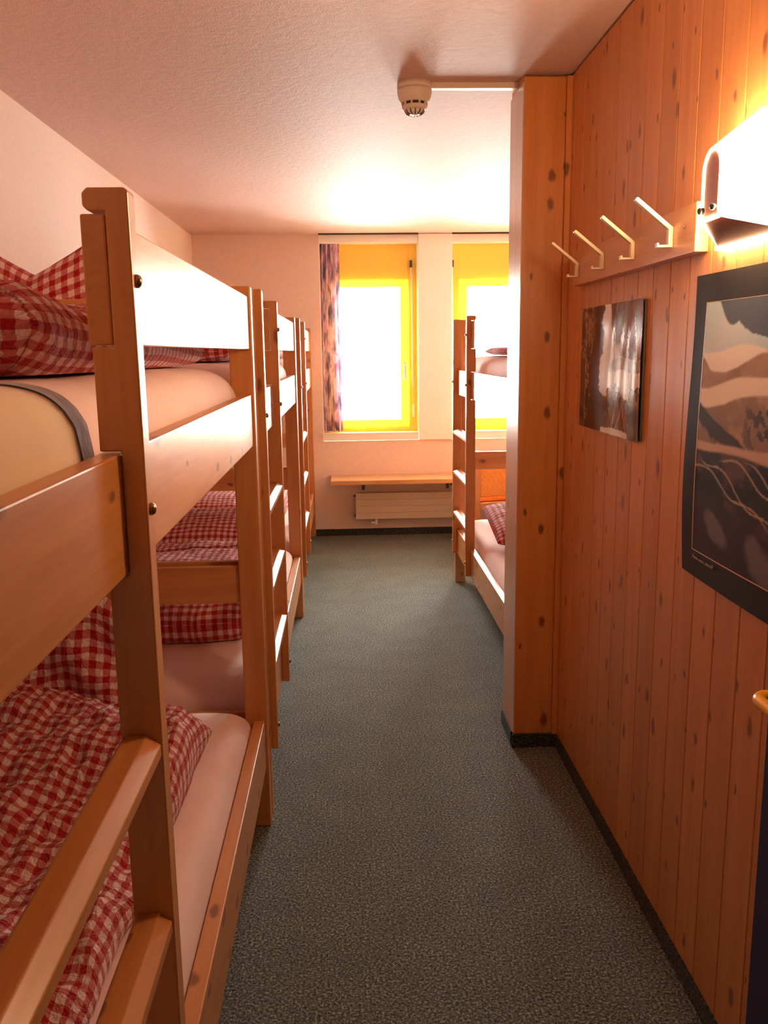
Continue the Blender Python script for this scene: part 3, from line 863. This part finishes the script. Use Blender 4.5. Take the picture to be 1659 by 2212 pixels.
def paint_poster(u, v):
    # u 0..1 from the visible (far) edge towards the camera
    x, y = u*1.4, v
    n1 = fbm(x*5, y*6, 11.0, 5); n2 = fbm(x*18, y*20, 15.0, 4); n3 = fbm(x*2.2, y*2.2, 19.0, 2)
    pale_col = (0.62, 0.86, 1.0); cloud = (0.12, 0.15, 0.21); snow = (1.0, 0.98, 0.93); hill = (0.48, 0.32, 0.21)
    dune = (0.66, 0.49, 0.37); dark = (0.028, 0.02, 0.018); plum = (0.055, 0.032, 0.045)
    c = mixc(pale_col, (0.70, 0.84, 0.98), sm(0.6, 0.9, n3+0.5))  # sky behind the ridges
    cl = sm(0.975, 0.985, v+0.05*n3+0.07*math.sin(u*19-1.1)*sm(0.0, 0.15, u)-0.02)
    cl = max(cl, sm(1.0, 0.92, ((u-0.30)/0.13)**2+((v-0.945)/0.085)**2+0.4*n1), sm(1.0, 0.9, ((u-0.75)/0.2)**2+((v-0.97)/0.08)**2+0.4*n1))
    c = mixc(c, cloud, cl)
    def ridge(h, col, cc, soft=0.006):
        return mixc(cc, col, sm(h+soft, h-soft, v))
    r1 = 0.800+0.035*math.exp(-((u-0.22)/0.12)**2)-0.03*max(0, u-0.3)+0.006*n1
    c = ridge(r1, snow, c)
    r2 = 0.735+0.075*sm(0.12, 0.33, u)-0.05*max(0, u-0.42)+0.05*sm(0.06, 0.0, u)+0.008*n1
    c = ridge(r2, mixc(hill, (0.36, 0.22, 0.14), sm(-0.2, 0.4, n1)), c)
    r3 = 0.665+0.055*sm(0.0, 0.25, u)-0.03*max(0, u-0.35)+0.006*n1
    c = ridge(r3, mixc((0.97, 0.88, 0.76), (0.74, 0.60, 0.48), sm(0.5, 0.9, u+0.3*n1)), c)
    r4 = 0.595+0.06*sm(0.02, 0.30, u)-0.13*sm(0.38, 0.60, u)+0.008*n1
    c = ridge(r4, mixc((0.33, 0.21, 0.14), hill, sm(-0.1, 0.3, n1+0.3*n2)), c)
    # shadowed gullies running down to the right
    gl = 0.605-0.62*(u-0.02)+0.015*n1
    c = mixc(c, dark, sm(0.0, 0.012, gl-v)*sm(0.10+0.02*n2, 0.07+0.02*n2, gl-v)*sm(0.42, 0.30, u)*0.92)
    c = mixc(c, dark, 0.8*sm(0.03, 0.15, n2+0.2*n1)*sm(0.02, 0.05, r4-v)*sm(0.43, 0.47, v)*sm(0.15, 0.3, u)*sm(0.30, 0.15, r4-v))
    r5 = 0.455+0.05*sm(0.25, 0.6, u)+0.006*n1
    c = ridge(r5, mixc(dune, (0.33, 0.215, 0.145), sm(0.0, 0.06, r5-v-0.03+0.02*n1)), c)
    r6 = 0.405+0.02*math.sin(u*5+0.6)+0.006*n1
    fg = mixc(dark, (0.12, 0.07, 0.05), sm(-0.1, 0.5, n1+0.4*n2))
    fg = mixc(fg, plum, sm(0.27, 0.17, v+0.05*n1))
    c = ridge(r6, fg, c)
    if v < r6:
        for k in range(8):
            o = k*0.115-0.10
            yy = r6-0.012-0.50*(u-o)*(0.85+0.25*math.sin(k*2.1))-0.02*math.sin((u-o)*26+k)
            c = mixc(c, (0.58, 0.44, 0.34), 0.85*sm(0.0055, 0.002, abs(v-yy))*sm(o-0.01, o+0.05, u)*sm(0.0, 0.03, r6-v)*sm(0.16, 0.24, v))
        rip = 0.5+0.5*math.sin((v*1.0+0.35*u)*150+6*n3)
        c = mixc(c, (0.10, 0.06, 0.085), 0.6*rip*sm(0.24, 0.20, v+0.04*n1)*sm(0.30, 0.4, u))
        for (cu, cv, ru, rv) in ((0.14, 0.115, 0.085, 0.060), (0.36, 0.075, 0.085, 0.085), (0.66, 0.06, 0.10, 0.07)):
            c = mixc(c, (0.20, 0.19, 0.22), 0.8*sm(1.1, 0.4, ((u-cu)/ru)**2+((v-cv+0.5*(u-cu))/rv)**2+0.5*n1))
    return c

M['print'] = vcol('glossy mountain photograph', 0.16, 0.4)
M['posterpic'] = vcol('poster print', 0.55, 0.12)
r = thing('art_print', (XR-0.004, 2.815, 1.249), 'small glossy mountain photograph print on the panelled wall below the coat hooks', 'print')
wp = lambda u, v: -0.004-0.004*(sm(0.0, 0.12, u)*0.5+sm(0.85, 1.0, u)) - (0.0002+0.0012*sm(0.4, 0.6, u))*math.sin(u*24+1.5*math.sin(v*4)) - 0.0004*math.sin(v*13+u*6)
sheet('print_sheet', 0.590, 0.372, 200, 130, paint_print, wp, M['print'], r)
M['paperback'] = plain('print backing', (0.10, 0.06, 0.05), 0.6)
bxo('backing', M['paperback'], r, -0.002, 0.003, -0.585, -0.004, 0.003, 0.368, 0.0)

PW, PH = 0.98, 0.655
r = thing('mountain_poster', (XR-0.002, 1.905, 0.992), 'large mountain poster on a black mat beside the blue door', 'poster')
bend = lambda u, v: -0.004 - 0.006*math.sin(u*5+v*3) - 0.004*sm(0.1, 0.0, u)*math.sin(v*6)
bm = B(); grid(bm, 60, 40, lambda i, j: (bend(i/60, j/40), -PW*i/60, PH*j/40))
obj('mat_board', bm, M['mat_black'], r, True)
bm = B()
fx0, fx1, fz0, fz1 = 0.066, PW-0.066, 0.061, 0.596
def fr_bar(bm, a0, a1, b0, b1, n=30):
    for i in range(n):
        ua, ub = a0+(a1-a0)*i/n, a0+(a1-a0)*(i+1)/n
        for (p, q) in ((ua, ub),):
            quad(bm, [(bend(p/PW, b0/PH)-0.0032, -p, b0), (bend(q/PW, b0/PH)-0.0032, -q, b0), (bend(q/PW, b1/PH)-0.0032, -q, b1), (bend(p/PW, b1/PH)-0.0032, -p, b1)])
def fr_col(bm, a0, a1, b0, b1, n=30):
    for i in range(n):
        p, q = b0+(b1-b0)*i/n, b0+(b1-b0)*(i+1)/n
        quad(bm, [(bend(a0/PW, p/PH)-0.0032, -a0, p), (bend(a1/PW, p/PH)-0.0032, -a1, p), (bend(a1/PW, q/PH)-0.0032, -a1, q), (bend(a0/PW, q/PH)-0.0032, -a0, q)])
fr_bar(bm, fx0, fx1, fz0, fz0+0.0025); fr_bar(bm, fx0, fx1, fz1-0.0012, fz1)
fr_col(bm, fx0, fx0+0.0035, fz0, fz1); fr_col(bm, fx1-0.003, fx1, fz0, fz1)
obj('border_line', bm, M['gold'], r)
ix0, iw, iz0, ih = fx0+0.0035, fx1-fx0-0.0065, fz0+0.0025, fz1-fz0-0.004
o = sheet('picture', iw, ih, 260, 200, paint_poster, lambda u, v: bend((ix0+u*iw)/PW, (iz0+v*ih)/PH)-0.0028, M['posterpic'], r)
o.location = (0, -ix0, iz0)
# pen scribble under the picture
bm = B()
rs = random.Random(5)
px = 0.072; k = 0
def stroke(pts):
    tube(bm, [(bend(p/PW, q/PH)-0.0034, -p, q) for p, q in pts], 0.0007, 5)
while px < 0.185:
    wd = rs.uniform(0.004, 0.008); hh = rs.choice((0.005, 0.006, 0.010, 0.004)); z = 0.043-0.012*0
    stroke([(px, z), (px+wd*0.35, z+hh), (px+wd*0.6, z+hh*0.2), (px+wd, z+hh*0.55)])
    px += wd + (0.006 if rs.random() < 0.18 else 0.0008)
obj('pen_caption', bm, M['ink'], r)

# ------------------------------------------------------------------ open door, lower right
DX, DY = 0.703, 1.338
r = thing('door_1', (DX, DY, 0), None, None); tag(r, kind='structure')
obj('door_leaf', box(B(), 0.0, 0.042, -0.93, 0.0, 0.012, 2.02, 0.002), M['door'], r)
bm = B()
pts = []
hy, hz = -0.052, 0.937
pts += [(0.0, hy, hz), (-0.030, hy, hz)]
for k in range(1, 7):
    a = PI/2*k/6
    pts.append((-0.030-0.022*math.sin(a), hy-0.022*(1-math.cos(a)), hz))
pts += [(-0.052, hy-0.06, hz), (-0.052, hy-0.105, hz)]
for k in range(1, 7):
    a = PI/2*k/6
    pts.append((-0.052+0.022*(1-math.cos(a)), hy-0.105-0.022*math.sin(a), hz))
pts.append((-0.012, hy-0.127, hz))
tube(bm, pts, 0.0105, 16)
h = obj('handle', bm, M['yhandle'], r, True)
bm = lathe(B(), [(0.026, 0.0), (0.026, 0.006), (0.022, 0.009)], 28)
bmesh.ops.rotate(bm, cent=(0, 0, 0), matrix=Matrix.Rotation(-PI/2, 3, 'Y'), verts=bm.verts[:])
bmesh.ops.translate(bm, vec=(0.0, hy, hz), verts=bm.verts[:])
obj('rosette', bm, M['yhandle'], r, True)

# ------------------------------------------------------------------ grey elastic band on the nearest upper mattress
from mathutils.bvhtree import BVHTree
bmm = bmesh.new(); bmm.from_mesh(mu.data); bvh = BVHTree.FromBMesh(bmm); bmm.free()
bm = B()
def band(i, j):
    s, t = i/48, j/4
    a = PI*(0.86-0.90*s)
    yy = -1.50+0.045*(t-0.5) - 0.16*(1-s)**2
    c = Vector((-0.17, yy, 1.375)); d = Vector((math.cos(a), 0, math.sin(a)))
    hit = bvh.ray_cast(c, d)[0]
    p = (hit if hit is not None else c+d*0.1)+d*0.003
    return p
grid(bm, 48, 4, band)
mu.data.materials.append(M['sheet_c'])
for p_ in mu.data.polygons:
    yb_ = -1.50 - 0.16*(1-min(1, max(0, (p_.center.x+0.62)/0.58)))**2
    if p_.center.y < yb_: p_.material_index = 1
bo = obj('elastic_band', bm, M['strap'], mu, True)
bo['label'] = 'grey elastic strap'

# ------------------------------------------------------------------ light: daylight outside the windows and the lamp
w = bpy.data.worlds.new('daylight'); sc.world = w; w.use_nodes = True
bg = w.node_tree.nodes['Background']
bg.inputs[0].default_value = (1.0, 0.98, 0.93, 1); bg.inputs[1].default_value = 14.0
for i, (a, b) in enumerate((W1, W2)):
    ld = bpy.data.lights.new('window_portal', 'AREA'); ld.shape = 'RECTANGLE'; ld.size = b-a; ld.size_y = ZT-ZS
    ld.cycles.is_portal = True
    lo = bpy.data.objects.new('window_portal', ld); COL.objects.link(lo)
    lo.location = ((a+b)/2, YO+0.02, (ZS+ZT)/2); lo.rotation_euler = (-PI/2, 0, 0)

# ------------------------------------------------------------------ camera
pitch, yaw, roll, F, hc = 0.1842227, 0.0426742, 0.0129629, 1856.7894, 1.49390
cp, sp, cy, sy = math.cos(pitch), math.sin(pitch), math.cos(yaw), math.sin(yaw)
fwd = Vector((sy*cp, cy*cp, -sp)); right = Vector((cy, -sy, 0)); down = fwd.cross(right)
r2 = right*math.cos(roll)+down*math.sin(roll); d2 = -right*math.sin(roll)+down*math.cos(roll)
cd = bpy.data.cameras.new('camera'); co = bpy.data.objects.new('camera', cd); COL.objects.link(co)
rm = Matrix((r2, -d2, -fwd)).transposed().to_4x4()
co.matrix_world = Matrix.Translation((0, 0, hc)) @ rm
cd.sensor_fit = 'HORIZONTAL'; cd.sensor_width = 36.0; cd.lens = F/1659*36.0
cd.clip_start = 0.02
sc.camera = co

sc.view_settings.view_transform = 'Standard'; sc.view_settings.look = 'None'
sc.view_settings.exposure = 2.15; sc.view_settings.gamma = 1.0
sc.view_settings.use_curve_mapping = False
sc.cycles.use_denoising = True
sc.cycles.max_bounces = 10; sc.cycles.diffuse_bounces = 7; sc.cycles.glossy_bounces = 4
sc.cycles.transparent_max_bounces = 12
sc.cycles.sample_clamp_indirect = 8.0
